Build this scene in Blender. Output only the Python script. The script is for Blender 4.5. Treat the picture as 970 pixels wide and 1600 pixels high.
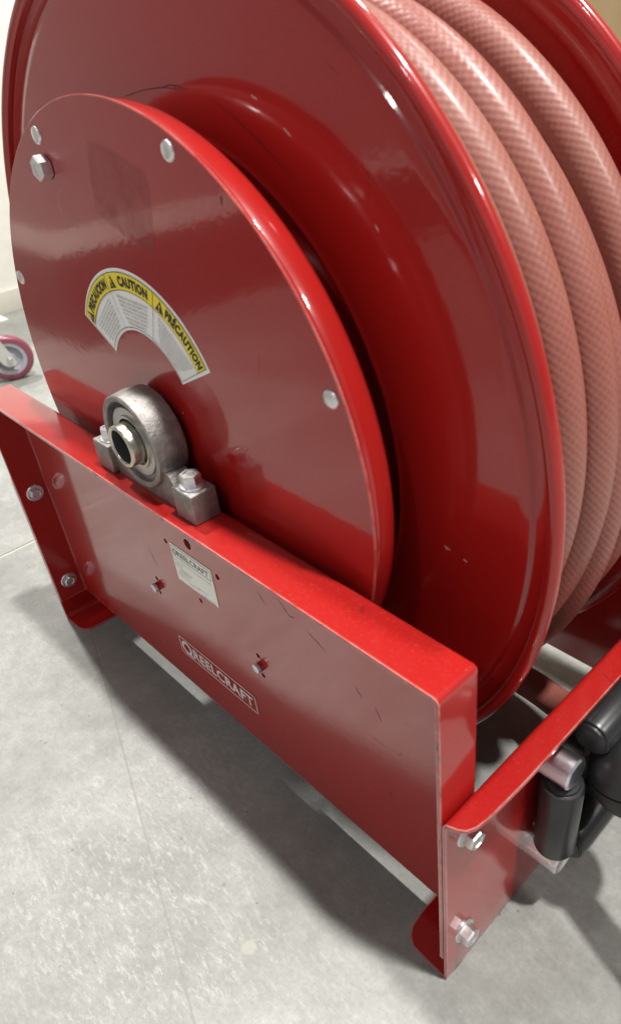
import bpy, bmesh, math, random
from mathutils import Vector, Matrix, Euler
R = math.radians
random.seed(4)
for o in list(bpy.data.objects): bpy.data.objects.remove(o)
scene = bpy.context.scene
C = scene.collection
U = 0.6          # one design unit (the frame's length) in metres

# ------------------------------------------------------------------ camera, world, lamps, exposure
cam_d = bpy.data.cameras.new("camera")
cam = bpy.data.objects.new("camera", cam_d); C.objects.link(cam)
cam.location = Vector((1.274576, -0.317098, 0.985342)) * U
cam.rotation_euler = Euler((0.964515, 0.060631, 0.771672), 'XYZ')
cam_d.sensor_fit = 'HORIZONTAL'; cam_d.sensor_width = 36.0
cam_d.lens = 36.0 * 1143.417 / 970.0
cam_d.shift_x = -101.348 / 970.0; cam_d.shift_y = 8.92 / 970.0
cam_d.clip_start = 0.01; cam_d.clip_end = 60
cam_d.dof.use_dof = True; cam_d.dof.focus_distance = 0.62; cam_d.dof.aperture_fstop = 14
scene.camera = cam
scene.render.resolution_x = 620; scene.render.resolution_y = 1024
world = bpy.data.worlds.new("World"); scene.world = world; world.use_nodes = True
wb = world.node_tree.nodes['Background']
wb.inputs[0].default_value = (0.95, 0.97, 1.0, 1); wb.inputs[1].default_value = 0.25

def lamp(name, x, y, z, size, power, col=(1, .98, .93)):
    d = bpy.data.lights.new(name, 'AREA'); d.shape = 'DISK'; d.size = size; d.energy = power; d.color = col
    o = bpy.data.objects.new(name, d); C.objects.link(o)
    o.location = Vector((x, y, z)) * U
    v = Vector((0.55, 0.2, 0.3)) * U - o.location
    o.rotation_euler = v.to_track_quat('-Z', 'Y').to_euler()
    return o
lamp('high_bay_or_fill_lamp', 4.57, 1.57, 15, .44, 1070)
lamp('high_bay_or_fill_lamp', -7.7, 1.35, 15, .44, 950)
lamp('high_bay_or_fill_lamp', 13.0, 3.5, 14, .8, 430)  # added fill lamp, unseen, brightening faces turned to +X
lamp('high_bay_or_fill_lamp', -2.0, 12.0, 15, .5, 200)  # added fill lamp, unseen, for extra highlights from behind
lamp('high_bay_or_fill_lamp', 3.0, -11.0, 15, .5, 110)  # added fill lamp, unseen, lighting the front side
scene.view_settings.view_transform = 'Standard'; scene.view_settings.look = 'None'
scene.view_settings.exposure = 0.0; scene.view_settings.gamma = 1.0
scene.render.engine = 'CYCLES'
scene.cycles.max_bounces = 8

# ------------------------------------------------------------------ materials
class NT:
    def __init__(s, name):
        s.m = bpy.data.materials.new(name); s.m.use_nodes = True
        s.t = s.m.node_tree; s.b = s.t.nodes['Principled BSDF']
    def n(s, typ, **kw):
        nd = s.t.nodes.new(typ)
        for k, v in kw.items():
            if k in nd.inputs: nd.inputs[k].default_value = v
            else: setattr(nd, k, v)
        return nd
    def l(s, a, b): s.t.links.new(a, b)
    def coord(s, kind='Object'):
        return s.n('ShaderNodeTexCoord').outputs[kind]
    def noise(s, vec, scale, detail=4, rough=.55, out='Fac'):
        nd = s.n('ShaderNodeTexNoise'); nd.inputs['Scale'].default_value = scale
        nd.inputs['Detail'].default_value = detail; nd.inputs['Roughness'].default_value = rough
        s.l(vec, nd.inputs['Vector']); return nd.outputs[out]
    def ramp(s, fac, stops):
        nd = s.n('ShaderNodeValToRGB'); e = nd.color_ramp.elements
        while len(e) < len(stops): e.new(.5)
        for i, (p, c) in enumerate(stops):
            e[i].position = p; e[i].color = c if len(c) == 4 else (*c, 1)
        s.l(fac, nd.inputs[0]); return nd.outputs[0]
    def mix(s, fac, a, b, mode='MIX'):
        nd = s.n('ShaderNodeMix', data_type='RGBA', blend_type=mode)
        for sock, v in ((nd.inputs[0], fac), (nd.inputs[6], a), (nd.inputs[7], b)):
            if hasattr(v, 'is_linked') or hasattr(v, 'links'): s.l(v, sock)
            else: sock.default_value = v if not isinstance(v, tuple) else (*v, 1)[:4]
        return nd.outputs[2]
    def math(s, op, a, b=None, c=None, clamp=False):
        nd = s.n('ShaderNodeMath', operation=op, use_clamp=clamp)
        for i, v in enumerate((a, b, c)):
            if v is None: continue
            if hasattr(v, 'links'): s.l(v, nd.inputs[i])
            else: nd.inputs[i].default_value = v
        return nd.outputs[0]
    def bump(s, h, strength, dist, normal=None):
        nd = s.n('ShaderNodeBump'); nd.inputs['Strength'].default_value = strength
        nd.inputs['Distance'].default_value = dist; s.l(h, nd.inputs['Height'])
        if normal: s.l(normal, nd.inputs['Normal'])
        return nd.outputs[0]
    def set(s, **kw):
        for k, v in kw.items():
            k = k.replace('_', ' ')
            sock = s.b.inputs[k]
            if hasattr(v, 'links'): s.l(v, sock)
            else: sock.default_value = (*v, 1) if isinstance(v, tuple) and len(v) == 3 and k == 'Base Color' else v

def paint(name, col=(.335, .0105, .0090), wear=True, specks=True):
    k = NT(name); co = k.n('ShaderNodeNewGeometry').outputs['Position']
    big = k.noise(co, 7, 3)
    c = k.mix(big, tuple(x * .92 for x in col), tuple(min(1, x * 1.08) for x in col))
    rough = k.math('MULTIPLY_ADD', k.noise(co, 30, 6, .65), .12, .24)
    if specks:   # tiny pale dust specks and chips
        vor = k.n('ShaderNodeTexVoronoi', feature='F1'); vor.inputs['Scale'].default_value = 46
        k.l(co, vor.inputs['Vector'])
        sp = k.math('LESS_THAN', vor.outputs['Distance'], .035)
        gate = k.math('GREATER_THAN', k.noise(co, 13, 2), .60)
        sp = k.math('MULTIPLY', sp, gate)
        c = k.mix(sp, c, (.5, .3, .28))
        # fine dusting on upward facing surfaces
        nz = k.n('ShaderNodeSeparateXYZ'); k.l(k.n('ShaderNodeNewGeometry').outputs['Normal'], nz.inputs[0])
        up = k.math('SUBTRACT', nz.outputs[2], .55, clamp=True)
        dust = k.math('MULTIPLY', up, k.ramp(k.noise(co, 420, 6, .8), [(.55, (0, 0, 0)), (.8, (.35, .35, .35))]))
        c = k.mix(dust, c, (.62, .30, .27))
    if wear:
        bev = k.n('ShaderNodeBevel', samples=6); bev.inputs['Radius'].default_value = .0024
        geo = k.n('ShaderNodeNewGeometry')
        dot = k.n('ShaderNodeVectorMath', operation='DOT_PRODUCT')
        k.l(bev.outputs[0], dot.inputs[0]); k.l(geo.outputs['Normal'], dot.inputs[1])
        e = k.math('SUBTRACT', .965, dot.outputs['Value'], clamp=True)
        e = k.math('MULTIPLY', e, 7, clamp=True)
        thin = k.math('MULTIPLY', e, k.ramp(k.noise(co, 55, 6, .7), [(.36, (.25, .25, .25)), (.56, (1, 1, 1))]))
        c = k.mix(k.math('MULTIPLY', thin, .8), c, (.80, .36, .32))
        metal = k.math('MULTIPLY', e, k.ramp(k.noise(co, 38, 8, .7), [(.56, (0, 0, 0)), (.60, (1, 1, 1))]))
        c = k.mix(metal, c, (.30, .27, .25))
    # sparse fine scratches
    wv = k.n('ShaderNodeVectorMath', operation='ADD')
    nz_ = k.n('ShaderNodeTexNoise'); nz_.inputs['Scale'].default_value = 14; k.l(co, nz_.inputs['Vector'])
    sc_ = k.n('ShaderNodeVectorMath', operation='SCALE'); k.l(nz_.outputs['Color'], sc_.inputs[0]); sc_.inputs['Scale'].default_value = .03
    k.l(co, wv.inputs[0]); k.l(sc_.outputs[0], wv.inputs[1])
    ve = k.n('ShaderNodeTexVoronoi', feature='DISTANCE_TO_EDGE'); ve.inputs['Scale'].default_value = 11; k.l(wv.outputs[0], ve.inputs['Vector'])
    scr = k.math('MULTIPLY', k.math('LESS_THAN', ve.outputs['Distance'], .0035), k.ramp(k.noise(co, 32, 4), [(.615, (0, 0, 0)), (.64, (1, 1, 1))]))
    c = k.mix(k.math('MULTIPLY', scr, .5), c, (.10, .012, .012))
    scr_w = k.math('MULTIPLY', scr, .5)
    peel = k.noise(co, 230, 2, .4)
    wav = k.noise(co, 22, 2, .5)
    h = k.math('ADD', k.math('MULTIPLY', peel, .5), k.math('MULTIPLY', wav, .45))
    nrm = k.bump(h, .085, .0011)
    k.set(Base_Color=c, Roughness=rough, Coat_Weight=k.math('SUBTRACT', 1.0, scr_w), Coat_Roughness=.075, Coat_IOR=1.5,
          Coat_Normal=nrm, Normal=k.bump(h, .05, .001), Specular_IOR_Level=.18)
    return k.m

def metal(name, col, rough=.3, met=1.0, nscale=120, namt=.12, bump=.1, spec2=None):
    k = NT(name); co = k.n('ShaderNodeNewGeometry').outputs['Position']
    n1 = k.noise(co, nscale, 6, .65)
    c = k.mix(n1, tuple(x * .72 for x in col), tuple(min(1, x * 1.18) for x in col))
    if spec2: c = k.mix(k.ramp(k.noise(co, nscale * .3, 4), [(.45, (0, 0, 0)), (.65, (1, 1, 1))]), c, spec2)
    k.set(Base_Color=c, Metallic=met, Roughness=k.math('MULTIPLY_ADD', n1, namt * 2, rough - namt),
          Normal=k.bump(n1, bump, .0006))
    return k.m

def plain(name, col, rough=.5, **kw):
    k = NT(name); co = k.n('ShaderNodeNewGeometry').outputs['Position']
    n1 = k.noise(co, 40, 5)
    c = k.mix(n1, tuple(x * .9 for x in col), tuple(min(1, x * 1.06) for x in col))
    k.set(Base_Color=c, Roughness=rough, **kw)
    return k.m

M = {}
M['paint'] = paint('red_gloss_paint')
M['paint_spool'] = paint('red_gloss_paint_spool', wear=False)
M['zinc'] = metal('zinc_plated_steel', (.80, .80, .79), .36, nscale=220, namt=.1, spec2=(.62, .60, .66))
M['cast'] = metal('cast_grey_steel', (.29, .272, .26), .52, .8, nscale=420, namt=.1, bump=1.0, spec2=(.37, .345, .335))
M['bearing'] = metal('bearing_steel', (.52, .50, .47), .36, nscale=160, spec2=(.42, .40, .38))
M['brassy'] = metal('yellowed_steel', (.60, .58, .52), .30, nscale=90, spec2=(.66, .61, .42))
M['chrome'] = metal('polished_rod_steel', (.92, .92, .92), .30, nscale=60, namt=.05, bump=.02, spec2=(.80, .77, .86))
M['dark'] = plain('dark_bore', (.05, .055, .055), .6)  # set screw tone; also stands for shade in the bore and insert gap
M['black'] = plain('black_plastic', (.018, .018, .020), .30)
M['rubber'] = plain('black_rubber', (.014, .014, .015), .42)
M['sticker_white'] = plain('sticker_white', (.92, .92, .92), .42)
M['sticker_yellow'] = plain('sticker_yellow', (.92, .75, .03), .4)
M['plate_white'] = plain('nameplate_cream', (.90, .90, .84), .45)
M['scratch_dark'] = plain('scratch_into_primer', (.045, .008, .009), .6)
M['scratch_pale'] = plain('pale_scuffed_paint', (.62, .34, .32), .5)
M['chip'] = plain('bare_grey_chip', (.25, .21, .19), .5)
M['ink'] = plain('black_print', (.02, .02, .02), .5)
M['ink_soft'] = plain('grey_print', (.20, .20, .19), .5)
M['logo_pink'] = plain('faded_white_print', (.74, .58, .58), .5)
M['wall'] = plain('cream_wall_paint', (.88, .87, .82), .6)
M['wall_dark'] = plain('slate_added_wall', (.36, .33, .33), .6)  # tone of the added unseen walls, set for their reflection
M['added_plinth'] = plain('black_added_plinth', (.05, .045, .05), .6)  # added unseen block, dark so it bands the disc's reflection
M['base'] = plain('baseboard_grey', (.62, .60, .54), .5)
M['fork'] = plain('pale_zinc_fork', (.62, .64, .60), .35, Metallic=.5)
M['tyre'] = plain('maroon_polyurethane', (.22, .055, .085), .3)
M['rim_grey'] = plain('grey_wheel_hub', (.36, .36, .40), .35)
M['card'] = plain('kraft_cardboard', (.78, .58, .32), .8)
M['card2'] = plain('darker_kraft_cardboard', (.70, .46, .25), .8)
M['tape'] = plain('pale_packing_tape', (.84, .66, .42), .4)
M['seam'] = plain('joint_filler', (.52, .48, .40), .8)

def floor_mat():
    k = NT('worn_concrete'); co = k.n('ShaderNodeNewGeometry').outputs['Position']
    a = k.noise(co, 5.0, 5, .6); b = k.noise(co, 48, 10, .74); g = k.noise(co, 260, 4, .7)
    c = k.ramp(a, [(.32, (.195, .198, .185)), (.5, (.243, .247, .234)), (.66, (.288, .292, .278))])
    c = k.mix(.42, c, k.ramp(b, [(.36, (.36, .355, .345)), (.52, (.5, .5, .5)), (.64, (.66, .66, .65))]), 'OVERLAY')
    c = k.mix(.32, c, k.ramp(g, [(.3, (.34, .34, .33)), (.5, (.5, .5, .5)), (.7, (.64, .64, .64))]), 'OVERLAY')
    # scuffed pale burnish in patches: streaky
    mp = k.n('ShaderNodeMapping'); mp.inputs['Rotation'].default_value = (0, 0, R(38)); mp.inputs['Scale'].default_value = (1, 3.2, 1)
    k.l(co, mp.inputs[0])
    sx = k.n('ShaderNodeSeparateXYZ'); k.l(co, sx.inputs[0])
    st = k.ramp(k.noise(mp.outputs[0], 70, 10, .82), [(.52, (0, 0, 0)), (.58, (1, 1, 1))])
    area = k.ramp(k.noise(co, 5.5, 3), [(.50, (0, 0, 0)), (.60, (1, 1, 1))])
    ddx = k.math('SUBTRACT', sx.outputs[0], .62 * U); ddy = k.math('SUBTRACT', sx.outputs[1], -.215 * U)
    rad = k.math('SQRT', k.math('ADD', k.math('MULTIPLY', ddx, ddx), k.math('MULTIPLY', ddy, ddy)))
    spot = k.math('SUBTRACT', 1, k.math('DIVIDE', rad, .15), clamp=True)
    area = k.math('ADD', k.math('MULTIPLY', area, .45), k.math('MULTIPLY', spot, 1.6), clamp=True)
    c = k.mix(k.math('MULTIPLY', k.math('MULTIPLY', st, area), .4), c, (.48, .48, .465))
    st2 = k.ramp(k.noise(mp.outputs[0], 95, 10, .8), [(.40, (1, 1, 1)), (.46, (0, 0, 0))])
    c = k.mix(k.math('MULTIPLY', k.math('MULTIPLY', st2, area), .7), c, (.19, .185, .165))
    # dark pits
    v = k.n('ShaderNodeTexVoronoi'); v.inputs['Scale'].default_value = 55; k.l(co, v.inputs['Vector'])
    pit = k.math('MULTIPLY', k.math('LESS_THAN', v.outputs['Distance'], .07), k.math('GREATER_THAN', k.noise(co, 9, 3), .57))
    c = k.mix(k.math('MULTIPLY', pit, .6), c, (.12, .115, .11))
    # a few roundish stains
    sx = k.n('ShaderNodeSeparateXYZ'); k.l(co, sx.inputs[0])
    wob = k.math('MULTIPLY', k.math('SUBTRACT', k.noise(co, 60, 4), .5), .008)
    for (x, y, r, col, f) in ((.792, -.1435, .0065, (.33, .32, .27), .55), (.700, -.115, .0022, (.15, .14, .13), .6),
                              (.64, -.125, .0014, (.2, .2, .2), .6), (.30, .16, .01, (.3, .29, .27), .4), (.93, .03, .007, (.30, .29, .27), .35)):
        dx = k.math('SUBTRACT', sx.outputs[0], x * U); dy = k.math('SUBTRACT', sx.outputs[1], y * U)
        d = k.math('ADD', k.math('SQRT', k.math('ADD', k.math('MULTIPLY', dx, dx), k.math('MULTIPLY', dy, dy))), wob)
        m_ = k.math('MULTIPLY', k.math('SUBTRACT', 1.0, k.math('DIVIDE', d, r), clamp=True), 3, clamp=True)
        c = k.mix(k.math('MULTIPLY', m_, f), c, col)
    # hairline crack through (.2878,-.0586)-(.7717,-.2268)
    def line(ax, ay, bx, by, wdt, amp, col, f, soft=2):
        nonlocal c
        L = math.hypot(bx - ax, by - ay); nx, ny = -(by - ay) / L, (bx - ax) / L
        off = (ax * nx + ay * ny) * U
        dd = k.math('SUBTRACT', k.math('ADD', k.math('MULTIPLY', sx.outputs[0], nx), k.math('MULTIPLY', sx.outputs[1], ny)), off)
        dd = k.math('ABSOLUTE', k.math('ADD', dd, k.math('MULTIPLY', k.math('SUBTRACT', k.noise(co, 25, 5), .5), amp)))
        msk = k.math('MULTIPLY', k.math('SUBTRACT', 1, k.math('DIVIDE', dd, wdt), clamp=True), soft, clamp=True)
        c = k.mix(k.math('MULTIPLY', msk, f), c, col); return msk
    l1 = line(.2878, -.0586, .7717, -.2268, .0011, .0020, (.20, .19, .17), .5)
    h = k.math('ADD', k.math('MULTIPLY', b, .6), k.math('MULTIPLY', g, .4))
    h = k.math('SUBTRACT', h, k.math('MULTIPLY', l1, .8))
    k.set(Base_Color=c, Roughness=k.math('MULTIPLY_ADD', b, .25, .42), Specular_IOR_Level=.35, Normal=k.bump(h, .25, .0012))
    return k.m
M['floor'] = floor_mat()

def hose_mat():
    k = NT('braided_pink_hose'); uv = k.coord('UV')
    s = k.n('ShaderNodeSeparateXYZ'); k.l(uv, s.inputs[0])   # x: metres along, y: turns round 0..1
    co = k.n('ShaderNodeNewGeometry').outputs['Position']
    jit = k.math('MULTIPLY', k.math('SUBTRACT', k.noise(co, 45, 3), .5), 1.6)
    a = k.math('ADD', k.math('MULTIPLY', s.outputs[0], 2 * math.pi / .0054), jit)
    b = k.math('MULTIPLY', s.outputs[1], 2 * math.pi * 17)
    p = k.math('MULTIPLY', k.math('SINE', a), k.math('SINE', b))
    dots = k.ramp(p, [(.0, (1, 1, 1)), (.42, (0, 0, 0))])   # negative lobes clamp: use shifted
    p2 = k.math('MULTIPLY_ADD', p, .5, .5)
    dirt = k.ramp(k.noise(co, 9, 6, .65), [(.38, (0, 0, 0)), (.68, (1, 1, 1))])
    c = k.mix(k.math('POWER', p2, 2.6), (.315, .100, .078), (.235, .070, .054))
    c = k.mix(k.math('MULTIPLY', dirt, .45), c, (.33, .15, .115))
    v = k.n('ShaderNodeTexVoronoi'); v.inputs['Scale'].default_value = 60; k.l(co, v.inputs['Vector'])
    sp = k.math('MULTIPLY', k.math('LESS_THAN', v.outputs['Distance'], .05), k.math('GREATER_THAN', k.noise(co, 17, 2), .6))
    c = k.mix(k.math('MULTIPLY', sp, .7), c, (.55, .42, .33))
    k.set(Base_Color=c, Roughness=k.math('MULTIPLY_ADD', dirt, .14, .40), Coat_Weight=.25, Coat_Roughness=.26,
          Normal=k.bump(k.math('SUBTRACT', 1, p2), .21, .0010), Specular_IOR_Level=.5,
          Subsurface_Weight=.06, Subsurface_Radius=(.01, .004, .003))
    return k.m
M['hose'] = hose_mat()

def residue_mat():
    k = NT('sticker_residue'); co = k.n('ShaderNodeNewGeometry').outputs['Position']
    n1 = k.noise(co, 60, 8, .75)
    k.set(Base_Color=(.36, .045, .045), Roughness=.40, Coat_Weight=.3, Coat_Roughness=.2,
          Alpha=k.ramp(n1, [(.40, (.10, .10, .10)), (.66, (.45, .45, .45))]))
    return k.m
M['residue'] = residue_mat()

# ------------------------------------------------------------------ object helpers (all coordinates in design units)
WO = {}
def empty(name, loc, label=None, cat=None, group=None):
    o = bpy.data.objects.new(name, None); C.objects.link(o)
    o.empty_display_size = .02; o.location = Vector(loc) * U; WO[o] = Vector(loc)
    tag(o, label, cat, group); return o
def tag(o, label=None, cat=None, group=None, kind=None):
    for k_, v in (('label', label), ('category', cat), ('group', group), ('kind', kind)):
        if v: o[k_] = v
    return o
def finish(name, me, mat, parent=None, origin=None, smooth=40):
    """mesh in design-unit world coordinates -> object with its own origin"""
    if origin is None:
        vs = [v.co for v in me.vertices]
        lo = Vector([min(v[i] for v in vs) for i in range(3)]); hi = Vector([max(v[i] for v in vs) for i in range(3)])
        origin = (lo + hi) / 2
    origin = Vector(origin)
    me.transform(Matrix.Translation(-origin)); me.transform(Matrix.Scale(U, 4))
    me.materials.clear(); me.materials.append(mat)
    if smooth:
        for p in me.polygons: p.use_smooth = True
        me.set_sharp_from_angle(angle=R(smooth))
    o = bpy.data.objects.new(name, me); C.objects.link(o)
    if parent: o.parent = parent; o.location = (origin - WO[parent]) * U
    else: o.location = origin * U
    WO[o] = origin
    return o
def from_bm(name, bm, mat, parent=None, origin=None, smooth=40, recalc=True):
    if recalc: bmesh.ops.recalc_face_normals(bm, faces=bm.faces)
    me = bpy.data.meshes.new(name); bm.to_mesh(me); bm.free()
    return finish(name, me, mat, parent, origin, smooth)
def bake(bm, mods):
    """bmesh through modifiers -> new bmesh"""
    me = bpy.data.meshes.new('tmp'); bm.to_mesh(me); bm.free()
    o = bpy.data.objects.new('tmp', me); C.objects.link(o)
    extra = []
    for typ, kw in mods:
        md = o.modifiers.new('m', typ)
        for a, b in kw.items():
            if a == 'cutter':
                cm = bpy.data.meshes.new('cut'); b.to_mesh(cm); b.free()
                co_ = bpy.data.objects.new('cut', cm); C.objects.link(co_); extra.append(co_); md.object = co_
            else: setattr(md, a, b)
    dg = bpy.context.evaluated_depsgraph_get(); dg.update()
    me2 = bpy.data.meshes.new_from_object(o.evaluated_get(dg))
    out = bmesh.new(); out.from_mesh(me2)
    bpy.data.objects.remove(o)
    for e in extra: bpy.data.objects.remove(e)
    return out
def box(bm, x0, x1, y0, y1, z0, z1, bev=0, seg=2):
    r = bmesh.ops.create_cube(bm, size=1)
    for v in r['verts']:
        v.co = Vector(((x0 + x1) / 2 + v.co.x * (x1 - x0), (y0 + y1) / 2 + v.co.y * (y1 - y0), (z0 + z1) / 2 + v.co.z * (z1 - z0)))
    if bev:
        es = list({e for v in r['verts'] for e in v.link_edges})
        bmesh.ops.bevel(bm, geom=es, offset=bev, segments=seg, profile=.6, affect='EDGES')
    return bm
def frame_of(axis):
    axis = Vector(axis).normalized()
    a = Vector((0, 0, 1)) if abs(axis.z) < .9 else Vector((1, 0, 0))
    u = axis.cross(a).normalized(); v = axis.cross(u).normalized()
    return axis, u, v
def lathe(bm, prof, centre, axis=(0, 1, 0), n=64, closed=False, phase=0):
    """prof: (radius, distance along axis)"""
    ax, u, v = frame_of(axis); c0 = Vector(centre); rings = []
    for (r, d) in prof:
        if r < 1e-7: rings.append([bm.verts.new(c0 + ax * d)])
        else: rings.append([bm.verts.new(c0 + ax * d + (u * math.cos(2 * math.pi * i / n + phase) + v * math.sin(2 * math.pi * i / n + phase)) * r) for i in range(n)])
    pairs = list(zip(rings, rings[1:])) + ([(rings[-1], rings[0])] if closed else [])
    for A, B in pairs:
        for i in range(n):
            j = (i + 1) % n
            if len(A) == 1 and len(B) == 1: continue
            if len(A) == 1: bm.faces.new((A[0], B[i], B[j]))
            elif len(B) == 1: bm.faces.new((A[i], A[j], B[0]))
            else: bm.faces.new((A[i], A[j], B[j], B[i]))
    return bm
def arc(cx, cy, r, a0, a1, n):
    return [(cx + r * math.cos(R(a0 + (a1 - a0) * i / n)), cy + r * math.sin(R(a0 + (a1 - a0) * i / n))) for i in range(n + 1)]
def tube(bm, pts, rad, n=24, uv=True, cap=True, samples=None):
    pts = [Vector(p) for p in pts]; rings = []; L = 0; lens = [0]
    for a, b in zip(pts, pts[1:]): L += (b - a).length; lens.append(L)
    t0 = (pts[1] - pts[0]).normalized(); _, u, v = frame_of(t0); prev = t0
    for i, p in enumerate(pts):
        t = (pts[min(i + 1, len(pts) - 1)] - pts[max(i - 1, 0)]).normalized()
        q = prev.rotation_difference(t); u = q @ u; prev = t
        u = (u - t * u.dot(t)).normalized(); w_ = t.cross(u)
        r = rad(i / (len(pts) - 1)) if callable(rad) else rad
        rings.append([bm.verts.new(p + (u * math.cos(2 * math.pi * k / n) + w_ * math.sin(2 * math.pi * k / n)) * r) for k in range(n)])
    lay = bm.loops.layers.uv.verify() if uv else None
    for i in range(len(rings) - 1):
        for k in range(n):
            j = (k + 1) % n
            f = bm.faces.new((rings[i][k], rings[i][j], rings[i + 1][j], rings[i + 1][k]))
            if uv:
                for lp, (a, b) in zip(f.loops, ((i, k), (i, k + 1), (i + 1, k + 1), (i + 1, k))):
                    lp[lay].uv = (lens[a] * U, b / n)
    if cap:
        bm.faces.new(list(reversed(rings[0]))); bm.faces.new(rings[-1])
    return bm
def spline(P, n=12):
    P = [Vector(p) for p in P]; out = []
    Q = [P[0] * 2 - P[1]] + P + [P[-1] * 2 - P[-2]]
    for i in range(1, len(Q) - 2):
        a, b, c_, d = Q[i - 1:i + 3]
        for s in range(n):
            t = s / n
            out.append(.5 * ((2 * b) + (c_ - a) * t + (2 * a - 5 * b + 4 * c_ - d) * t * t + (3 * b - a - 3 * c_ + d) * t ** 3))
    out.append(P[-1]); return out
def hexbolt(name, parent, pos, axis, af=.021, h=.013, flange=.0155, mat=None, phase=0, washer=True, mark=True):
    """hex head sitting on pos, pointing along axis; one mesh"""
    mat = mat or M['zinc']; bm = bmesh.new(); r = af / math.sqrt(3)
    if washer: lathe(bm, [(0, 0), (flange, 0), (flange, .0012), (flange * .93, .0026), (0, .0034)], pos, axis, 36)
    n = 6; ax, u, v = frame_of(axis); c0 = Vector(pos)
    prof = [(r, .001), (r, h * .86), (r * .90, h), (r * .62, h), (r * .56, h * .93), (0, h * .93)]
    rings = []
    for (q, d) in prof:
        if q == 0: rings.append([bm.verts.new(c0 + ax * d)])
        else: rings.append([bm.verts.new(c0 + ax * d + (u * math.cos(2 * math.pi * i / n + phase) + v * math.sin(2 * math.pi * i / n + phase)) * q) for i in range(n)])
    for A, B in zip(rings, rings[1:]):
        for i in range(n):
            j = (i + 1) % n
            if len(B) == 1: bm.faces.new((A[i], A[j], B[0]))
            else: bm.faces.new((A[i], A[j], B[j], B[i]))
    return from_bm(name, bm, mat, parent, origin=pos, smooth=25)
def text_bm(s, size=1.0, bold=.0, align='CENTER', space=1.0):
    cu = bpy.data.curves.new('t', 'FONT'); cu.body = s; cu.size = size; cu.offset = bold
    cu.space_character = space
    cu.align_x = align; cu.align_y = 'CENTER'; cu.space_character = space; cu.resolution_u = 3
    o = bpy.data.objects.new('t', cu); C.objects.link(o)
    dg = bpy.context.evaluated_depsgraph_get(); dg.update()
    me = bpy.data.meshes.new_from_object(o.evaluated_get(dg)); bpy.data.objects.remove(o)
    bm = bmesh.new(); bm.from_mesh(me); return bm
def tb_bounds(bm):
    xs = [v.co.x for v in bm.verts]; ys = [v.co.y for v in bm.verts]
    return min(xs), max(xs), min(ys), max(ys)
def fit_text(s, x0, x1, y0, y1, bold=.0):
    """text mesh stretched into a rectangle of the xy plane"""
    bm = text_bm(s, 1.0, bold, space=1.0 + bold * 2.2); a, b, c_, d = tb_bounds(bm)
    for v in bm.verts:
        v.co.x = x0 + (v.co.x - a) / (b - a) * (x1 - x0); v.co.y = y0 + (v.co.y - c_) / (d - c_) * (y1 - y0)
    return bm
def to_xz(bm, y):          # drawing plane -> vertical plane facing -Y
    for v in bm.verts: v.co = Vector((v.co.x, y, v.co.y))
    return bm
def merge(dst, src):
    me = bpy.data.meshes.new('x'); src.to_mesh(me); src.free(); dst.from_mesh(me); bpy.data.meshes.remove(me); return dst

# ------------------------------------------------------------------ design numbers
W_, ZT, ZB, ZC = .0585, .5028, .0469, .3299     # frame depth, top, web bottom, cross member top
TH = .0048
XC, ZR = .5, .5734                              # shaft axis
YD, R1 = .068, .3634                            # guard disc
YF, YF2, RF = .1485, .438, .519                 # spool flanges
YM = (YF + YF2) / 2
YBK = 2 * YM                                    # mirror: y -> YBK - y

# ------------------------------------------------------------------ floor, wall, background
bm = bmesh.new()
for x0, x1 in ((-9, -.3285), (-.3215, 12)):
    pass
fl = empty('floor', (0, 0, 0)); tag(fl, kind='structure')
for x0, x1 in ((-8, -.3300), (-.3225, 11)):
    bm = bmesh.new()
    n = 1; box(bm, x0, x1, -9, 9, -.25, 0, .0012, 2)
    from_bm('concrete_slab', bm, M['floor'], fl)
bm = bmesh.new(); box(bm, -.3310, -.3215, -9, 9, -.2, -.0022)
from_bm('joint_filler', bm, M['seam'], fl)
wall = empty('wall', (-2.1, 0, 0)); tag(wall, kind='structure')
bm = bmesh.new(); box(bm, -2.25, -2.112, -.60, 9, 0, 1.22, .003); from_bm('wall_panel', bm, M['wall'], wall)
bm = bmesh.new(); box(bm, -2.1115, -2.098, -.60, 9, 0, .093, .003); from_bm('baseboard', bm, M['base'], wall)

fw = empty('added_reflected_wall', (3, -7, 0)); tag(fw, kind='structure')  # unseen walls, plinth and rail added to shape reflections in the red panels
bm = bmesh.new(); box(bm, -3.2, 10, -7.2, -7, 0, 5.0); from_bm('wall_panel', bm, M['wall_dark'], fw)
bm = bmesh.new(); box(bm, -3.0, -1.40, -6.99, -.62, 0, .335); from_bm('added_plinth', bm, M['added_plinth'], fw)
bm = bmesh.new(); box(bm, -3.0, -1.41, -6.99, -.625, .335, .415); from_bm('added_pale_rail', bm, M['wall'], fw)
bm = bmesh.new(); box(bm, -3.0, -1.42, -6.99, -.63, .415, 3.0); from_bm('wall_panel', bm, M['wall_dark'], fw)
# cardboard cartons behind the reel
cb = empty('cardboard_box', (.8, 2.2, 0), 'tall tan cardboard carton standing behind the far side of the red reel', 'box')
bm = bmesh.new(); box(bm, -1.1, 1.9, 1.75, 2.7, 0, 1.9, .006); from_bm('carton', bm, M['card'], cb)
bm = bmesh.new(); box(bm, .548, .60, 1.7465, 1.749, .2, 1.9); from_bm('packing_tape', bm, M['tape'], cb)
bm = bmesh.new(); box(bm, .602, .84, 1.744, 1.749, .915, 1.9, .001); from_bm('flap', bm, M['card2'], cb)

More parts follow.
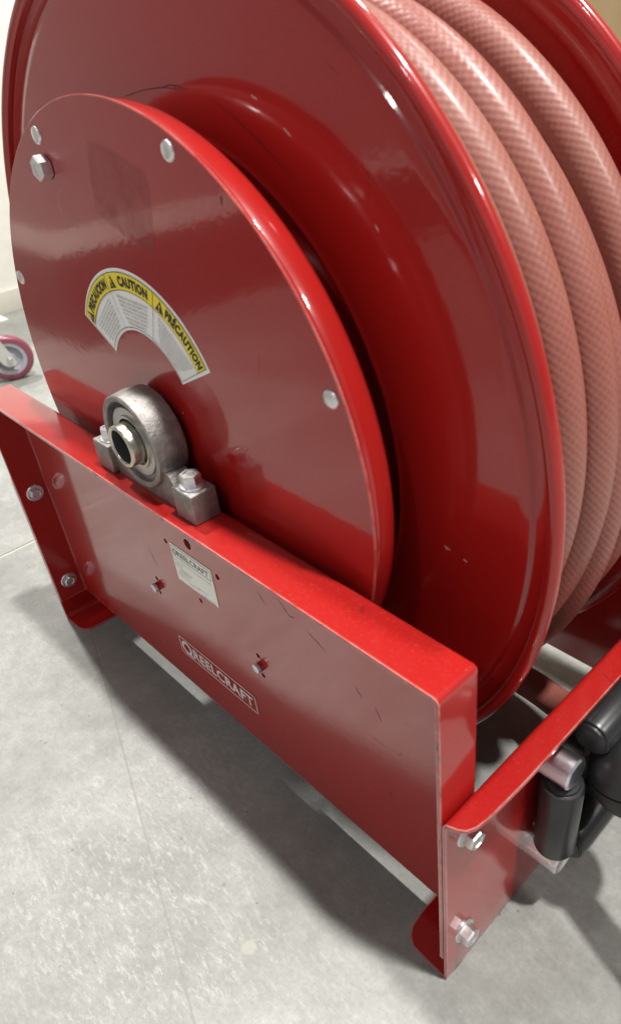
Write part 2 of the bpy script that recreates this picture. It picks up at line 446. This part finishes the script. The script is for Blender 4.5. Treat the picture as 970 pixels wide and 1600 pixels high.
# caster of a cart by the wall
ct = empty('cart_caster', (-1.36, .4566, 0), 'grey swivel caster with a maroon wheel on the floor at the left', 'caster')
wax = Vector((.955, -.297, 0)); wc = Vector((-1.34, .475, .079))
bm = bmesh.new(); lathe(bm, [(.056, -.018)] + [(.066 + .013 * math.cos(R(a)), .018 * math.sin(R(a))) for a in range(-80, 81, 16)] + [(.056, .018)], wc, wax, 48, closed=True)
from_bm('tyre', bm, M['tyre'], ct)
bm = bmesh.new(); lathe(bm, [(0, .010), (.018, .012), (.022, .004), (.038, .004), (.044, .016), (.0565, .017), (.0565, -.017), (0, -.017)], wc, wax, 48)
from_bm('hub', bm, M['rim_grey'], ct)
side = Vector((0, 0, 1)).cross(wax).normalized()
for s in (1, -1):
    bm = bmesh.new(); pl = []
    off = wax * (s * .026)
    outline = [(-.021, -.010), (-.013, -.021), (.008, -.022), (.022, -.012), (.085, .105), (.022, .105)]
    f = bm.faces.new([bm.verts.new(wc + off + side * (-a) * 1.0 + Vector((0, 0, b))) for a, b in outline])
    r = bmesh.ops.extrude_face_region(bm, geom=[f]); bmesh.ops.translate(bm, verts=[v for v in r['geom'] if isinstance(v, bmesh.types.BMVert)], vec=wax * .004 * s)
    from_bm('fork', bm, M['fork'], ct)
bm = bmesh.new(); lathe(bm, [(0, .042), (.007, .040), (.010, .032), (.010, -.032), (0, -.034)], wc, wax, 20); from_bm('axle_bolt', bm, M['zinc'], ct)
bm = bmesh.new(); box(bm, wc.x - .14, wc.x - .02, wc.y - .05, wc.y + .05, .1845, .198, .004); from_bm('top_plate', bm, M['fork'], ct)

# ------------------------------------------------------------------ the hose reel
reel = empty('hose_reel', (.5, YM, 0), 'red spring driven hose reel with two round flanges in a steel floor frame', 'hose reel')

def pan(name, mirror=False):
    """open sheet box: web at the back, flanges on top and both sides pointing outwards"""
    bm = bmesh.new()
    bmesh.ops.create_cube(bm, size=1)
    for v in bm.verts:
        v.co = Vector((.5 + v.co.x * 1.0, W_ / 2 + v.co.y * W_, (ZT + ZB) / 2 + v.co.z * (ZT - ZB)))
    kill = [f for f in bm.faces if f.normal.y < -.5 or f.normal.z < -.5]
    bmesh.ops.delete(bm, geom=kill, context='FACES')
    bm.edges.ensure_lookup_table()
    be = [e for e in bm.edges if len(e.link_faces) == 2 and (all(abs(v.co.y - W_) < 1e-5 for v in e.verts))]
    ce = [e for e in bm.edges if len(e.link_faces) == 2 and all(v.co.z > ZT - 1e-4 for v in e.verts) and abs(e.verts[0].co.y - e.verts[1].co.y) > .02]
    bmesh.ops.bevel(bm, geom=be + ce, offset=.0075, segments=5, profile=.5, affect='EDGES')
    bmesh.ops.recalc_face_normals(bm, faces=bm.faces)
    # outward normals check: top face must look up
    tf = max(bm.faces, key=lambda f: abs(f.normal.z) * f.calc_area())
    if tf.normal.z < 0: bmesh.ops.reverse_faces(bm, faces=bm.faces)
    mods = [('SOLIDIFY', dict(thickness=TH, offset=-1, use_even_offset=True))]
    cut = bmesh.new()
    if not mirror:
        for x, z, r in HOLES: lathe(cut, [(0, -.02), (r, -.02), (r, .02), (0, .02)], (x, W_, z), (0, 1, 0), 28)
        mods.append(('BOOLEAN', dict(operation='DIFFERENCE', solver='EXACT', cutter=cut)))
    bm = bake(bm, mods)
    if mirror:
        for v in bm.verts: v.co.y = YBK - v.co.y
        bmesh.ops.reverse_faces(bm, faces=bm.faces)
    return from_bm(name, bm, M['paint'], reel, smooth=35)
HOLES = [(.504, .4008, .0088), (.4391, .3756, .0046), (.5665, .3759, .0052), (.5011, .2969, .0046),
         (.3705, .2690, .0048), (.3680, .2392, .0040), (.6285, .2690, .0050), (.6316, .2325, .0050),
         (.5, .40 - .002, .0001)][:8]
front = pan('side_frame')
back = pan('side_frame', True)

def cross_member(side):
    """Z section running across: top lip outwards, foot lip inwards. side=+1 right, -1 left"""
    X0 = 1.0015 if side > 0 else -.0015
    top_d, bot_d, rb = .034, .074, .009
    prof = []   # (dx outwards, z, ystart)
    def ytop(d):   # nose curve of the top lip
        t = [(0, .0), (.008, .001), (.016, .0035), (.0235, .0085), (.0285, .018), (.0310, .033), (.0325, .06), (.034, .095)]
        for (a, b), (c_, e) in zip(t, t[1:]):
            if d <= c_: return b + (e - b) * (d - a) / (c_ - a)
        return .095
    def ybot(d):
        t = [(0, .0), (.040, .001), (.052, .0015), (.063, .008), (.071, .0215), (.0735, .045), (.074, .075)]
        for (a, b), (c_, e) in zip(t, t[1:]):
            if d <= c_: return b + (e - b) * (d - a) / (c_ - a)
        return .075
    ds = [.074, .0737, .073, .071, .068, .063, .057, .052, .046, .04, .028, .014]
    for d in ds: prof.append((-d, TH * .5, ybot(d)))
    for a in range(0, 91, 15): prof.append((-rb + rb * math.sin(R(a)), TH * .5 + rb - rb * math.cos(R(a)), 0))
    for z in (.05, .075, .15, .22, .30): prof.append((0, z, 0))
    for a in range(0, 91, 15): prof.append((rb - rb * math.cos(R(a)), ZC - rb + rb * math.sin(R(a)), ytop(rb - rb * math.cos(R(a)))))
    for d in (.012, .016, .020, .0235, .0262, .0285, .030, .0310, .0318, .0325, .033, .0337, .034): prof.append((d, ZC, ytop(d)))
    ys = [0, 1]; bm = bmesh.new(); rows = []
    for (dx, z, y0) in prof:
        y1 = YBK - y0
        cols = [y0, .205, .42, y1]
        rows.append([bm.verts.new((X0 + side * dx, y, z)) for y in cols])
    for i in range(len(rows) - 1):
        for j in range(3):
            za, zb = prof[i][1], prof[i + 1][1]
            if side > 0 and j == 1 and za >= .0745 and zb <= .2205 and prof[i][0] == 0 and prof[i + 1][0] == 0: continue   # hose window
            bm.faces.new((rows[i][j], rows[i + 1][j], rows[i + 1][j + 1], rows[i][j + 1]))
    bmesh.ops.recalc_face_normals(bm, faces=bm.faces)
    wf = [f for f in bm.faces if abs(f.normal.x) > .99][0]
    if wf.normal.x * side < 0: bmesh.ops.reverse_faces(bm, faces=bm.faces)
    bm = bake(bm, [('SOLIDIFY', dict(thickness=TH, offset=1 , use_even_offset=True))])
    return from_bm('cross_member', bm, M['paint'], reel, smooth=35)
cm_r = cross_member(1); cm_l = cross_member(-1)
for z, ph, y in ((.2775, .1, .034), (.0805, .35, .0305)):
    hexbolt('frame_bolt', cm_r, (1.0015 + TH, y, z), (1, -.03, 0), .0215, .0155, .0165, phase=ph)
for z, ph in ((.2950, .2), (.0875, .5)):
    hexbolt('frame_bolt', front, (TH, .0283, z), (1, 0, 0), .019, .009, .0158, phase=ph)
for z in (.2775, .0805):
    hexbolt('frame_bolt', cm_r, (1.0015 + TH, YBK - .034, z), (1, 0, 0), .0205, .0135, .0165)

# pins in the web of the front frame
for x, z in ((.3695, .2540), (.6305, .2516)):
    bm = bmesh.new(); lathe(bm, [(.0082, 0), (.0082, -.004), (.0075, -.0060)], (x, W_ - TH, z), (0, 1, 0), 6, phase=.4)
    pn = from_bm('clamp_screw', bm, M['paint_spool'], front, smooth=20)
    bm = bmesh.new(); lathe(bm, [(.0080, -.0055), (.0072, -.0095), (0, -.0102)], (x, W_ - TH, z), (0, 1, 0), 20)
    s_ = from_bm('screw_face', bm, M['zinc'], front)

# nameplate
yw = W_ - TH - .0006
def rect(bm, x0, x1, z0, z1, y, th=.0006):
    return box(bm, x0, x1, y, y + th, z0, z1)
NX0, NX1, NZ0, NZ1 = .4510, .5525, .3127, .3803
bm = bmesh.new(); rect(bm, NX0, NX1, NZ0, NZ1, yw - .0002)
from_bm('nameplate', bm, M['plate_white'], front, smooth=0)
bm = bmesh.new(); yi = yw - .0006
merge(bm, to_xz(fit_text('REELCRAFT', NX0 + .0165, NX1 - .008, NZ1 - .0175, NZ1 - .0075, .02), yi))
ring = bmesh.new(); lathe(ring, [(.0054, 0), (.0030, 0)], (NX0 + .0105, yi, NZ1 - .0125), (0, 1, 0), 24); merge(bm, ring)
for a, b, z in ((NX0 + .003, NX1 - .003, NZ1 - .0035), (NX0 + .003, NX1 - .003, NZ1 - .0215)):
    q = bmesh.new(); box(q, a, b, yi, yi + .0001, z, z + .0008); merge(bm, q)
for x in (NX0 + .003, NX1 - .0038):
    q = bmesh.new(); box(q, x, x + .0008, yi, yi + .0001, NZ1 - .0215, NZ1 - .0027); merge(bm, q)
from_bm('printed_lettering', bm, M['ink_soft'], front, smooth=0)
bm = bmesh.new()
rows = [('2842 E BUSINESS HWY 30', .004, .052, .0265), ('COLUMBIA CITY IN 46725', .054, .097, .0275), ('MODEL NO', .004, .024, .0325), ('SERIAL NO', .004, .022, .0370),
        ('MAX PRESSURE 250 PSI', .012, .045, .0420), ('MAX TEMP 150 F', .012, .040, .0460),
        ('HOSE ID 1 IN', .006, .030, .0505), ('LENGTH 50 FT', .010, .034, .0545), ('REELCRAFT.COM', .032, .056, .0590), ('MADE IN USA', .052, .078, .0560), ('PATENTS PENDING', .060, .096, .0645)]
for s, a, b, dz in rows:
    merge(bm, to_xz(fit_text(s, NX0 + a, NX0 + b, NZ1 - dz - .0022, NZ1 - dz, .0), yi))
from_bm('printed_lettering', bm, M['ink_soft'], front, smooth=0)
# big logo decal
LX0, LX1, LZ0, LZ1 = .3910, .5960, .1232, .1612
bm = bmesh.new()
for a, b, c_, d in ((LX0, LX1, LZ0, LZ0 + .0018), (LX0, LX1, LZ1 - .0018, LZ1), (LX0, LX0 + .0018, LZ0, LZ1), (LX1 - .0018, LX1, LZ0, LZ1)):
    q = bmesh.new(); box(q, a, b, yi, yi + .0002, c_, d); merge(bm, q)
merge(bm, to_xz(fit_text('REELCRAFT', LX0 + .038, LX1 - .008, LZ0 + .0075, LZ1 - .0075, .03), yi))
q = bmesh.new(); lathe(q, [(.0145, 0), (.0088, 0)], (LX0 + .0195, yi, (LZ0 + LZ1) / 2), (0, 1, 0), 40); merge(bm, q)
q = bmesh.new(); box(q, LX0 + .026, LX0 + .036, yi, yi + .0002, LZ0 + .0045, LZ0 + .0085); merge(bm, q)
from_bm('logo_decal', bm, M['logo_pink'], front, smooth=0)

# ---- spool: flanges, drum, shaft
def flange(sign):
    """sign=+1 near flange (dishes toward -Y), -1 far"""
    y0 = YF if sign > 0 else YF2; s = -sign    # s*(toward camera) outward direction
    P = [(.240, .050), (.318, .050), (.3215, .012), (.3220, -.0005), (.3230, -.0016), (.3246, -.0014), (.3262, -.0002), (.330, 0), (.36, 0), (.40, 0), (.44, 0), (.470, 0), (.4825, 0), (.4845, .0010), (.4860, .0034), (.4878, .0042), (.5000, .0042), (.5030, .0028)]
    P += [(.5110 + .0080 * math.cos(R(a)), -.0010 + .0080 * math.sin(R(a))) for a in range(170, 431, 13)]
    P += [(.5110, .0085), (.500, .0082), (.495, .0082), (.485, .0085), (.480, .004), (.46, .004), (.334, .004), (.326, .012), (.322, .054), (.240, .054)]
    prof = [(r, y0 + sign * d) for r, d in P]
    bm = bmesh.new(); lathe(bm, [(r, d) for r, d in prof], (XC, 0, ZR), (0, 1, 0), 256, closed=True)
    return from_bm('spool_flange', bm, M['paint_spool'], reel, origin=(XC, y0, ZR), smooth=60)
near_flange = flange(1); flange(-1)
bm = bmesh.new(); lathe(bm, [(.355, YF + .0045), (.355, YF2 - .0045)], (XC, 0, ZR), (0, 1, 0), 128)
from_bm('drum', bm, M['paint_spool'], reel)

# spring motor housing behind guard disc
bm = bmesh.new()
lathe(bm, [(.28, YD + .004), (.3560, YD + .0045), (.3600, YD + .0048), (.3606, YD + .0060), (.3600, YD + .0074), (.3570, YD + .0082), (.3578, YD + .0096), (.3578, YD + .026), (.3562, YD + .034), (.3515, YD + .041), (.342, YD + .0455), (.320, YD + .048), (.26, YD + .049)], (XC, 0, ZR), (0, 1, 0), 256)
from_bm('spring_housing', bm, M['paint_spool'], reel, smooth=40)
bm = bmesh.new(); lathe(bm, [(.26, YD + .04), (.26, YF + .046), (.31, YF + .048)], (XC, 0, ZR), (0, 1, 0), 96)
from_bm('motor_can', bm, M['paint_spool'], reel)
bm = bmesh.new()
lathe(bm, [(.02, YD + .0028), (R1 - .0004, YD + .0028), (R1, YD + .0024), (R1, YD + .0006), (R1 - .0006, YD), (.02, YD)], (XC, 0, ZR), (0, 1, 0), 256)
disc = from_bm('guard_disc', bm, M['paint'], reel, smooth=30)
for k in range(8):
    a = R(22.3 + 45 * k); p = (XC + .3475 * math.cos(a), YD, ZR + .3475 * math.sin(a))
    bm = bmesh.new(); lathe(bm, [(.0096, 0), (.0095, -.0008), (.0084, -.0022), (.0055, -.0031), (0, -.0035)], p, (0, 1, 0), 28)
    from_bm('rivet', bm, M['zinc'], disc)
hexbolt('motor_bolt', disc, (.3735, YD, .8632), (0, -1, 0), .0238, .0145, .015, phase=R(30), washer=False)
# faint residue of a removed sticker
bm = bmesh.new(); pts = [(.484, .8974), (.530, .889), (.5868, .8723), (.583, .84), (.5694, .7928), (.52, .803), (.4627, .8249), (.470, .86)]
bm.faces.new([bm.verts.new((x, YD - .0004, z)) for x, z in pts]); from_bm('sticker_residue', bm, M['residue'], disc, smooth=0)

# scratches and scuffs seen on the painted faces: very thin raised marks
def mark(parent, pts, y, wd, mat, name='scratch'):
    P = spline([(x, y, z) for x, z in pts], 8) if len(pts) > 2 else [Vector((pts[0][0] + (pts[1][0] - pts[0][0]) * i / 6, y, pts[0][1] + (pts[1][1] - pts[0][1]) * i / 6)) for i in range(7)]
    bm = bmesh.new(); L = []
    for i, p in enumerate(P):
        t = (P[min(i + 1, len(P) - 1)] - P[max(i - 1, 0)]).normalized(); nn = Vector((-t.z, 0, t.x))
        q = i / (len(P) - 1); ww = wd * (math.sin(math.pi * (.06 + .88 * q)) ** .5) * random.uniform(.5, 1.1)
        jit = nn * random.uniform(-.15, .15) * wd
        L.append((bm.verts.new(p + nn * ww / 2 + jit), bm.verts.new(p - nn * ww / 2 + jit)))
    for a, b in zip(L, L[1:]): bm.faces.new((a[0], a[1], b[1], b[0]))
    return from_bm(name, bm, mat, parent, smooth=0)
YWF = W_ - TH - .0003
for pts in ([(.6584, .4028), (.6715, .3881)], [(.7021, .4138), (.7203, .3978), (.7303, .4007)], [(.373, .3313), (.3875, .3011)], [(.7516, .3911), (.7841, .3768)],
            [(.828, .3516), (.8383, .3399)], [(.8588, .3404), (.8675, .3234)], [(.737, .4237), (.7557, .4149)], [(.47, .20), (.475, .19)], [(.87, .20), (.878, .186)]):
    mark(front, pts, YWF, .0011, M['scratch_dark'])
mark(disc, [(.39, .8432), (.3774, .8194), (.3872, .8099), (.3991, .7986)], YD - .0003, .0008, M['scratch_pale'])
mark(disc, [(.7043, .8632), (.7038, .8554)], YD - .0003, .0022, M['scratch_dark'])
mark(disc, [(.56, .70), (.572, .683), (.58, .672)], YD - .0003, .0012, M['scratch_dark'])
mark(near_flange, [(.4262, .9237), (.4766, .9316), (.515, .9343), (.5494, .9323)], YF - .0003, .0011, M['scratch_dark'])
mark(near_flange, [(.515, .9343), (.5300, .9366), (.56, .9330)], YF - .0003, .0013, M['scratch_dark'])
mark(near_flange, [(.5967, .9264), (.6281, .9111), (.6541, .8971), (.683, .8782), (.72, .852)], YF - .0003, .0012, M['scratch_dark'])
for pts in ([(.8086, .8352), (.8127, .8293)], [(.8825, .5261), (.8911, .5236)], [(.9079, .5203), (.9128, .5195)], [(.8845, .5240), (.8865, .5222)], [(.66, .93), (.668, .926)], [(.70, .905), (.71, .898)]):
    mark(near_flange, pts, YF - .0003, .0022, M['scratch_pale'], 'scuff')
# chips along the frame's front edges
for i in range(26):
    x = random.uniform(.12, .99); zz = ZT - random.uniform(.0006, .0042)
    mark(front, [(x, zz), (x + random.uniform(.002, .010), zz)], -.0003, random.uniform(.0008, .0022), random.choice([M['scratch_pale'], M['scratch_pale'], M['chip']]), 'paint_chip')
for i in range(14):
    z = random.choice([random.uniform(.44, .497), random.uniform(.08, .45)]); xx = 1 - random.uniform(.0006, .004)
    mark(front, [(xx, z), (xx, z - random.uniform(.002, .010))], -.0003, random.uniform(.0008, .0020), random.choice([M['scratch_pale'], M['chip']]), 'paint_chip')
# caution label
LC = Vector((.492, 0, .6134)); A0, A1 = 27.0, 149.3; RI, RM, RO = .0845, .1297, .1525
def arcband(bm, r0, r1, a0, a1, y, n=60, th=0):
    vs = []
    for i in range(n + 1):
        a = R(a0 + (a1 - a0) * i / n)
        vs.append([bm.verts.new((LC.x + r * math.cos(a), y, LC.z + r * math.sin(a))) for r in (r0, r1)])
    fs = [bm.faces.new((vs[i][0], vs[i][1], vs[i + 1][1], vs[i + 1][0])) for i in range(n)]
    return bm
bm = bmesh.new(); arcband(bm, RI - .0015, RO + .0015, A0 - .9, A1 + .9, YD - .0006)
lab = from_bm('caution_label', bake(bm, [('SOLIDIFY', dict(thickness=.0005, offset=-1))]), M['sticker_white'], disc, smooth=0)
bm = bmesh.new(); arcband(bm, RM, RO - .0028, A0 + 1, A1 - 1, YD - .00135)
from_bm('yellow_band', bm, M['sticker_yellow'], disc, smooth=0)
bm = bmesh.new(); YI = YD - .0017
for r in (RI + .002, RM, RO - .0028): arcband(bm, r - .00035, r + .00035, A0 + 1, A1 - 1, YI)
for a in (A0 + 1, 68.1, 109.3, A1 - 1): arcband(bm, RI + .002, RO - .0028, a - .14, a + .14, YI, 1)
def bend(tb, rmid, amid):
    """baseline text -> along the arc, tops outward, reading clockwise"""
    for v in tb.verts:
        a = R(amid) - v.co.x / rmid; r = rmid + v.co.y
        v.co = Vector((LC.x + r * math.cos(a), YI, LC.z + r * math.sin(a)))
    return tb
rm = (RM + RO - .0028) / 2
for word, mid in (('PRECAUCION', 126.3), ('CAUTION', 84.8), ('PR\u00c9CAUTION', 43.8)):
    wid = {'PRECAUCION': .074, 'CAUTION': .062, 'PR\u00c9CAUTION': .072}[word]
    h = .0125 if word[2] != '\u00c9' else .0155
    t = fit_text(word, -wid / 2, wid / 2, -.0062, -.0062 + h, .062)
    bmesh.ops.subdivide_edges(t, edges=[e for e in t.edges if e.calc_length() > .01], cuts=1)
    merge(bm, bend(t, rm, mid))
from_bm('printed_lettering', bm, M['ink'], disc, smooth=0)
for mid in (145.2, 104.0, 62.8):
    bm = bmesh.new(); bm2 = bmesh.new()
    q = bmesh.new(); q.faces.new([q.verts.new((x, y, 0)) for x, y in ((-.0078, -.0072), (.0078, -.0072), (0, .0078))])
    bmesh.ops.recalc_face_normals(q, faces=q.faces); merge(bm, bend(q, rm, mid))
    q = bmesh.new(); q.faces.new([q.verts.new((x, y, 0)) for x, y in ((-.0007, -.0022), (.0007, -.0022), (.0013, .0030), (-.0013, .0030))])
    merge(bm2, bend(q, rm, mid))
    q = bmesh.new(); q.faces.new([q.verts.new((x, y, 0)) for x, y in ((-.0009, -.0055), (.0009, -.0055), (.0009, -.0035), (-.0009, -.0035))])
    merge(bm2, bend(q, rm, mid))
    for v in bm2.verts: v.co.y -= .0004
    from_bm('warning_triangle', bm, M['ink'], disc, smooth=0)
    from_bm('exclamation_mark', bm2, M['sticker_yellow'], disc, smooth=0)
bm = bmesh.new()
blocks = {
 129.5: ['EL MOTOR DE RESORTE BAJO', 'TENSION ADENTRO. CUALQUIER', 'INTENTO DE DAR SERVICIO AL', 'MOTOR INCORRECTAMENTE', 'PUEDE RESULTAR EN LESIONES', 'GRAVES. CONSULTE EL', 'MANUAL DE SERVICIO ANTES', 'DE CUALQUIER'],
 88.5: ['SPRING MOTOR UNDER TENSION', 'INSIDE. ANY ATTEMPT TO', 'SERVICE THE SPRING MOTOR', 'CAN RESULT IN SERIOUS', 'INJURY. CONSULT SERVICE', 'MANUAL PRIOR TO ANY', 'MAINTENANCE.'],
 47.5: ['MOTEUR A RESSORT SOUS TENSION', 'A L INTERIEUR. TOUTE TENTATIVE', 'DE REPARATION DU MOTEUR PEUT', 'ENTRAINER DES BLESSURES', 'GRAVES. CONSULTER LE MANUEL', 'D ENTRETIEN AVANT DE', 'PROCEDER A TOUT', 'ENTRETIEN.']}
for mid, lines in blocks.items():
    n = len(lines); top = RM - .0055; pitch = .0335 / n
    for i, s in enumerate(lines):
        y = top - pitch * (i + .5) - .0028
        half = (y * math.tan(R(18.2)) - .004) * (.66 + .34 * len(s) / 30)
        if mid < 60 or mid > 120: half *= .98
        t = fit_text(s, -half, half, -pitch * .30, pitch * .30, .0)
        a = R(mid) - math.pi / 2
        for v in t.verts:
            x, yy = v.co.x, v.co.y + y
            v.co = Vector((LC.x + x * math.cos(a) - yy * math.sin(a), YI, LC.z + x * math.sin(a) + yy * math.cos(a)))
        merge(bm, t)
from_bm('printed_lettering', bm, M['ink_soft'], disc, smooth=0)

# ---- pillow block bearing on the frame's top
BX0, BX1 = .3885, .6185; BXC = .5
bearing = None
bm = bmesh.new(); yb0, yb1 = .0155, .0515
zt = ZT + .0002
def prism(bm, poly, y0, y1):
    a = [bm.verts.new((x, y0, z)) for x, z in poly]; b = [bm.verts.new((x, y1, z)) for x, z in poly]
    bm.faces.new(a); bm.faces.new(list(reversed(b))); n = len(poly)
    for i in range(n): bm.faces.new((a[i], b[i], b[(i + 1) % n], a[(i + 1) % n]))
    return bm
# feet
fo = bmesh.new()
box(fo, BX1 - .040, BX1, yb0, yb1, zt, zt + .0405, .0028, 3)
box(fo, BX0, BX0 + .040, yb0, yb1, zt, zt + .0405, .0028, 3)
# web plinth
prism(fo, [(BX0 + .03, zt), (BX1 - .03, zt), (BX1 - .042, zt + .028), (BX1 - .056, zt + .045), (BX0 + .056, zt + .045), (BX0 + .042, zt + .028)], yb0 + .008, yb1 - .002)
lathe(fo, [(.0520, .024), (.0525, .0185), (.0545, .0166), (.0585, .0166), (.0602, .0182), (.0622, .036), (.0622, .048), (.0605, .0575), (.057, .0605), (.0300, .0605), (.0300, .03), (.0520, .03)], (XC, 0, ZR), (0, 1, 0), 128, closed=True)
bearing = from_bm('pillow_block', fo, M['cast'], reel, smooth=35)
bm = bmesh.new()
lathe(bm, [(.0500, .036), (.0500, .0275), (.0485, .0262), (.0452, .0262), (.0448, .0225), (.0440, .0214), (.0425, .0214), (.0418, .0222), (.0345, .0222), (.0338, .0205), (.0305, .0205), (.0300, .0218), (.0300, .0300), (.0270, .0305)], (XC, 0, ZR), (0, 1, 0), 96)
from_bm('bearing_insert', bm, M['bearing'], bearing)
bm = bmesh.new(); lathe(bm, [(.0452, .0255), (.0500, .0262), (.0514, .0255), (.0518, .031)], (XC, 0, ZR), (0, 1, 0), 96)
from_bm('gap_shade_ring', bm, M['dark'], bearing)  # dark ring standing for the shaded recess around the insert
bm = bmesh.new(); lathe(bm, [(.0275, .030), (.0271, .0075), (.0266, .0045), (.0255, .0032), (.0236, .0030), (.0224, .0036), (.0218, .0055)], (XC, 0, ZR), (0, 1, 0), 96)
from_bm('shaft_tube', bm, M['brassy'], bearing, smooth=50)
bm = bmesh.new(); lathe(bm, [(.0218, .0055), (.0216, .060), (0, .060)], (XC, 0, ZR), (0, 1, 0), 48); from_bm('bore', bm, M['dark'], bearing)  # lining coloured dark for the shade deep in the bore
bm = bmesh.new(); box(bm, XC + .0285, XC + .0345, .0222, .0236, ZR - .022, ZR - .012, .0008); from_bm('set_screw', bm, M['dark'], bearing)
hexbolt('mounting_bolt', bearing, (BX1 - .0215, .0335, zt + .0403), (0, 0, 1), .0225, .0165, .0160, phase=.35)
hexbolt('mounting_bolt', bearing, (BX0 + .0215, .0335, zt + .0403), (0, 0, 1), .0225, .0165, .0160, phase=.1)
bm = bmesh.new(); lathe(bm, [(.0205, .062), (.0205, YBK - .06)], (XC, 0, ZR), (0, 1, 0), 48); from_bm('shaft', bm, M['bearing'], reel)

# ---- roller guide on the right cross member
guide = empty('roller_guide', (1.02, YM, .2)); guide.parent = reel; guide.location = (WO[guide] - WO[reel]) * U
def rod(p0, p1, r, mat, name, ch=.0025, n=48):
    bm = bmesh.new(); d = Vector(p1) - Vector(p0); L = d.length
    lathe(bm, [(0, 0), (r, 0), (r, L - ch), (r - ch, L), (r * .58, L), (r * .54, L - .0003), (0, L - .0003)], p0, d, n)
    return from_bm(name, bm, mat, guide, smooth=35)
for yy in (.173, YBK - .173):
    for z in (.2715, .0995): rod((.999, yy, z), (1.0515, yy, z), .0205, M['chrome'], 'guide_rod')
def roller(p0, p1, r, name='guide_roller'):
    bm = bmesh.new(); d = Vector(p1) - Vector(p0); L = d.length
    lathe(bm, [(0, 0), (r * .55, 0), (r * .78, .0008), (r * .80, .004), (r * .94, .0045), (r, .008), (r, L - .008), (r * .94, L - .0045), (r * .80, L - .004), (r * .78, L - .0008), (r * .55, L), (0, L)], p0, d, 64)
    return from_bm(name, bm, M['black'], guide, smooth=35)
for yy in (.172, YBK - .172): roller((1.036, yy, .119), (1.036, yy, .251), .0258)
roller((1.045, .203, .299), (1.045, YBK - .203, .299), .0245)
roller((1.041, .186, .108), (1.041, YBK - .186, .108), .0262)

bm = bmesh.new(); box(bm, 1.0085, 1.0145, .197, .275, .100, .318, .002)  # added black plates hiding the lit red behind the rollers
box(bm, 1.0086, 1.0144, .2755, .41, .065, .156, .002)
from_bm('added_dark_plate', bm, M['black'], guide)
# ------------------------------------------------------------------ hose
def strand(y0, coef, a0=-130, a1=230, step=2.0, dy=0):
    pts = []; n = int((a1 - a0) / step)
    for i in range(n + 1):
        d = a0 + (a1 - a0) * i / n; t = max(R(-62), min(R(88), R(d)))
        s = 0
        for c_ in coef: s = s * t + c_
        y = y0 + dy * (d - 20) / 360
        pts.append((XC + s * math.cos(R(d)), y, ZR + s * math.sin(R(d))))
    return pts
hose = empty('hose', (XC, YM, ZR), 'pink braided rubber hose wound in coils between the red flanges', 'hose')
A_ = .0240
coils = [(.180, (.0005, .0050, .4650)), (.235, (-.0111, -.0088, .0157, .4589)), (.283, (-.0182, 0, .0107, .4658)),
         (.335, (.0104, -.0387, .4584)), (.395, (.0010, -.0150, .4625))]
def closed_tube(pts, rad, n=28):
    bm = bmesh.new(); tube(bm, pts, rad, n, cap=True); return bm
for y0, co_ in coils:
    from_bm('hose_coil', closed_tube(strand(y0, co_), A_), M['hose'], hose, smooth=60)
for y0 in (.205, .258, .311, .364):       # lower layer that shows in the gaps
    from_bm('inner_coil', closed_tube(strand(y0, (.412,), step=3), A_, 20), M['hose'], hose, smooth=60)
lead = spline([(.40, .375, .098), (.60, .380, .098), (.75, .384, .1), (.85, .388, .1), (.93, .365, .120), (1.0, .305, .185), (1.05, .262, .222), (1.09, .236, .248), (1.16, .205, .255), (1.26, .17, .20), (1.36, .15, .08), (1.48, .12, .026), (1.8, .05, .0245)], 12)
lb = bmesh.new(); tube(lb, lead, A_, 28)
from_bm('hose_lead', lb, M['hose'], hose, smooth=60)
bs = empty('hose_stop', (1.09, .236, .246), 'large round black rubber stop ball clamped on the hose at the rollers', 'hose stop')
hd = (Vector((1.16, .205, .255)) - Vector((1.05, .262, .222))).normalized()
for s in (1, -1):
    bm = bmesh.new(); bmesh.ops.create_uvsphere(bm, u_segments=48, v_segments=32, radius=.0525)
    up = Vector((0, 0, 1)); nrm = (up - hd * up.dot(hd)).normalized()
    qz = Vector((0, 0, 1)).rotation_difference(nrm)
    bmesh.ops.bisect_plane(bm, geom=bm.verts[:] + bm.edges[:] + bm.faces[:], plane_co=(0, 0, s * .0012), plane_no=(0, 0, -s), clear_outer=True)
    for v in bm.verts: v.co = qz @ v.co + Vector((1.09, .236, .246))
    es = [e for e in bm.edges if e.is_boundary]; bmesh.ops.contextual_create(bm, geom=es)
    from_bm('stop_half', bm, M['rubber'], bs, smooth=40)
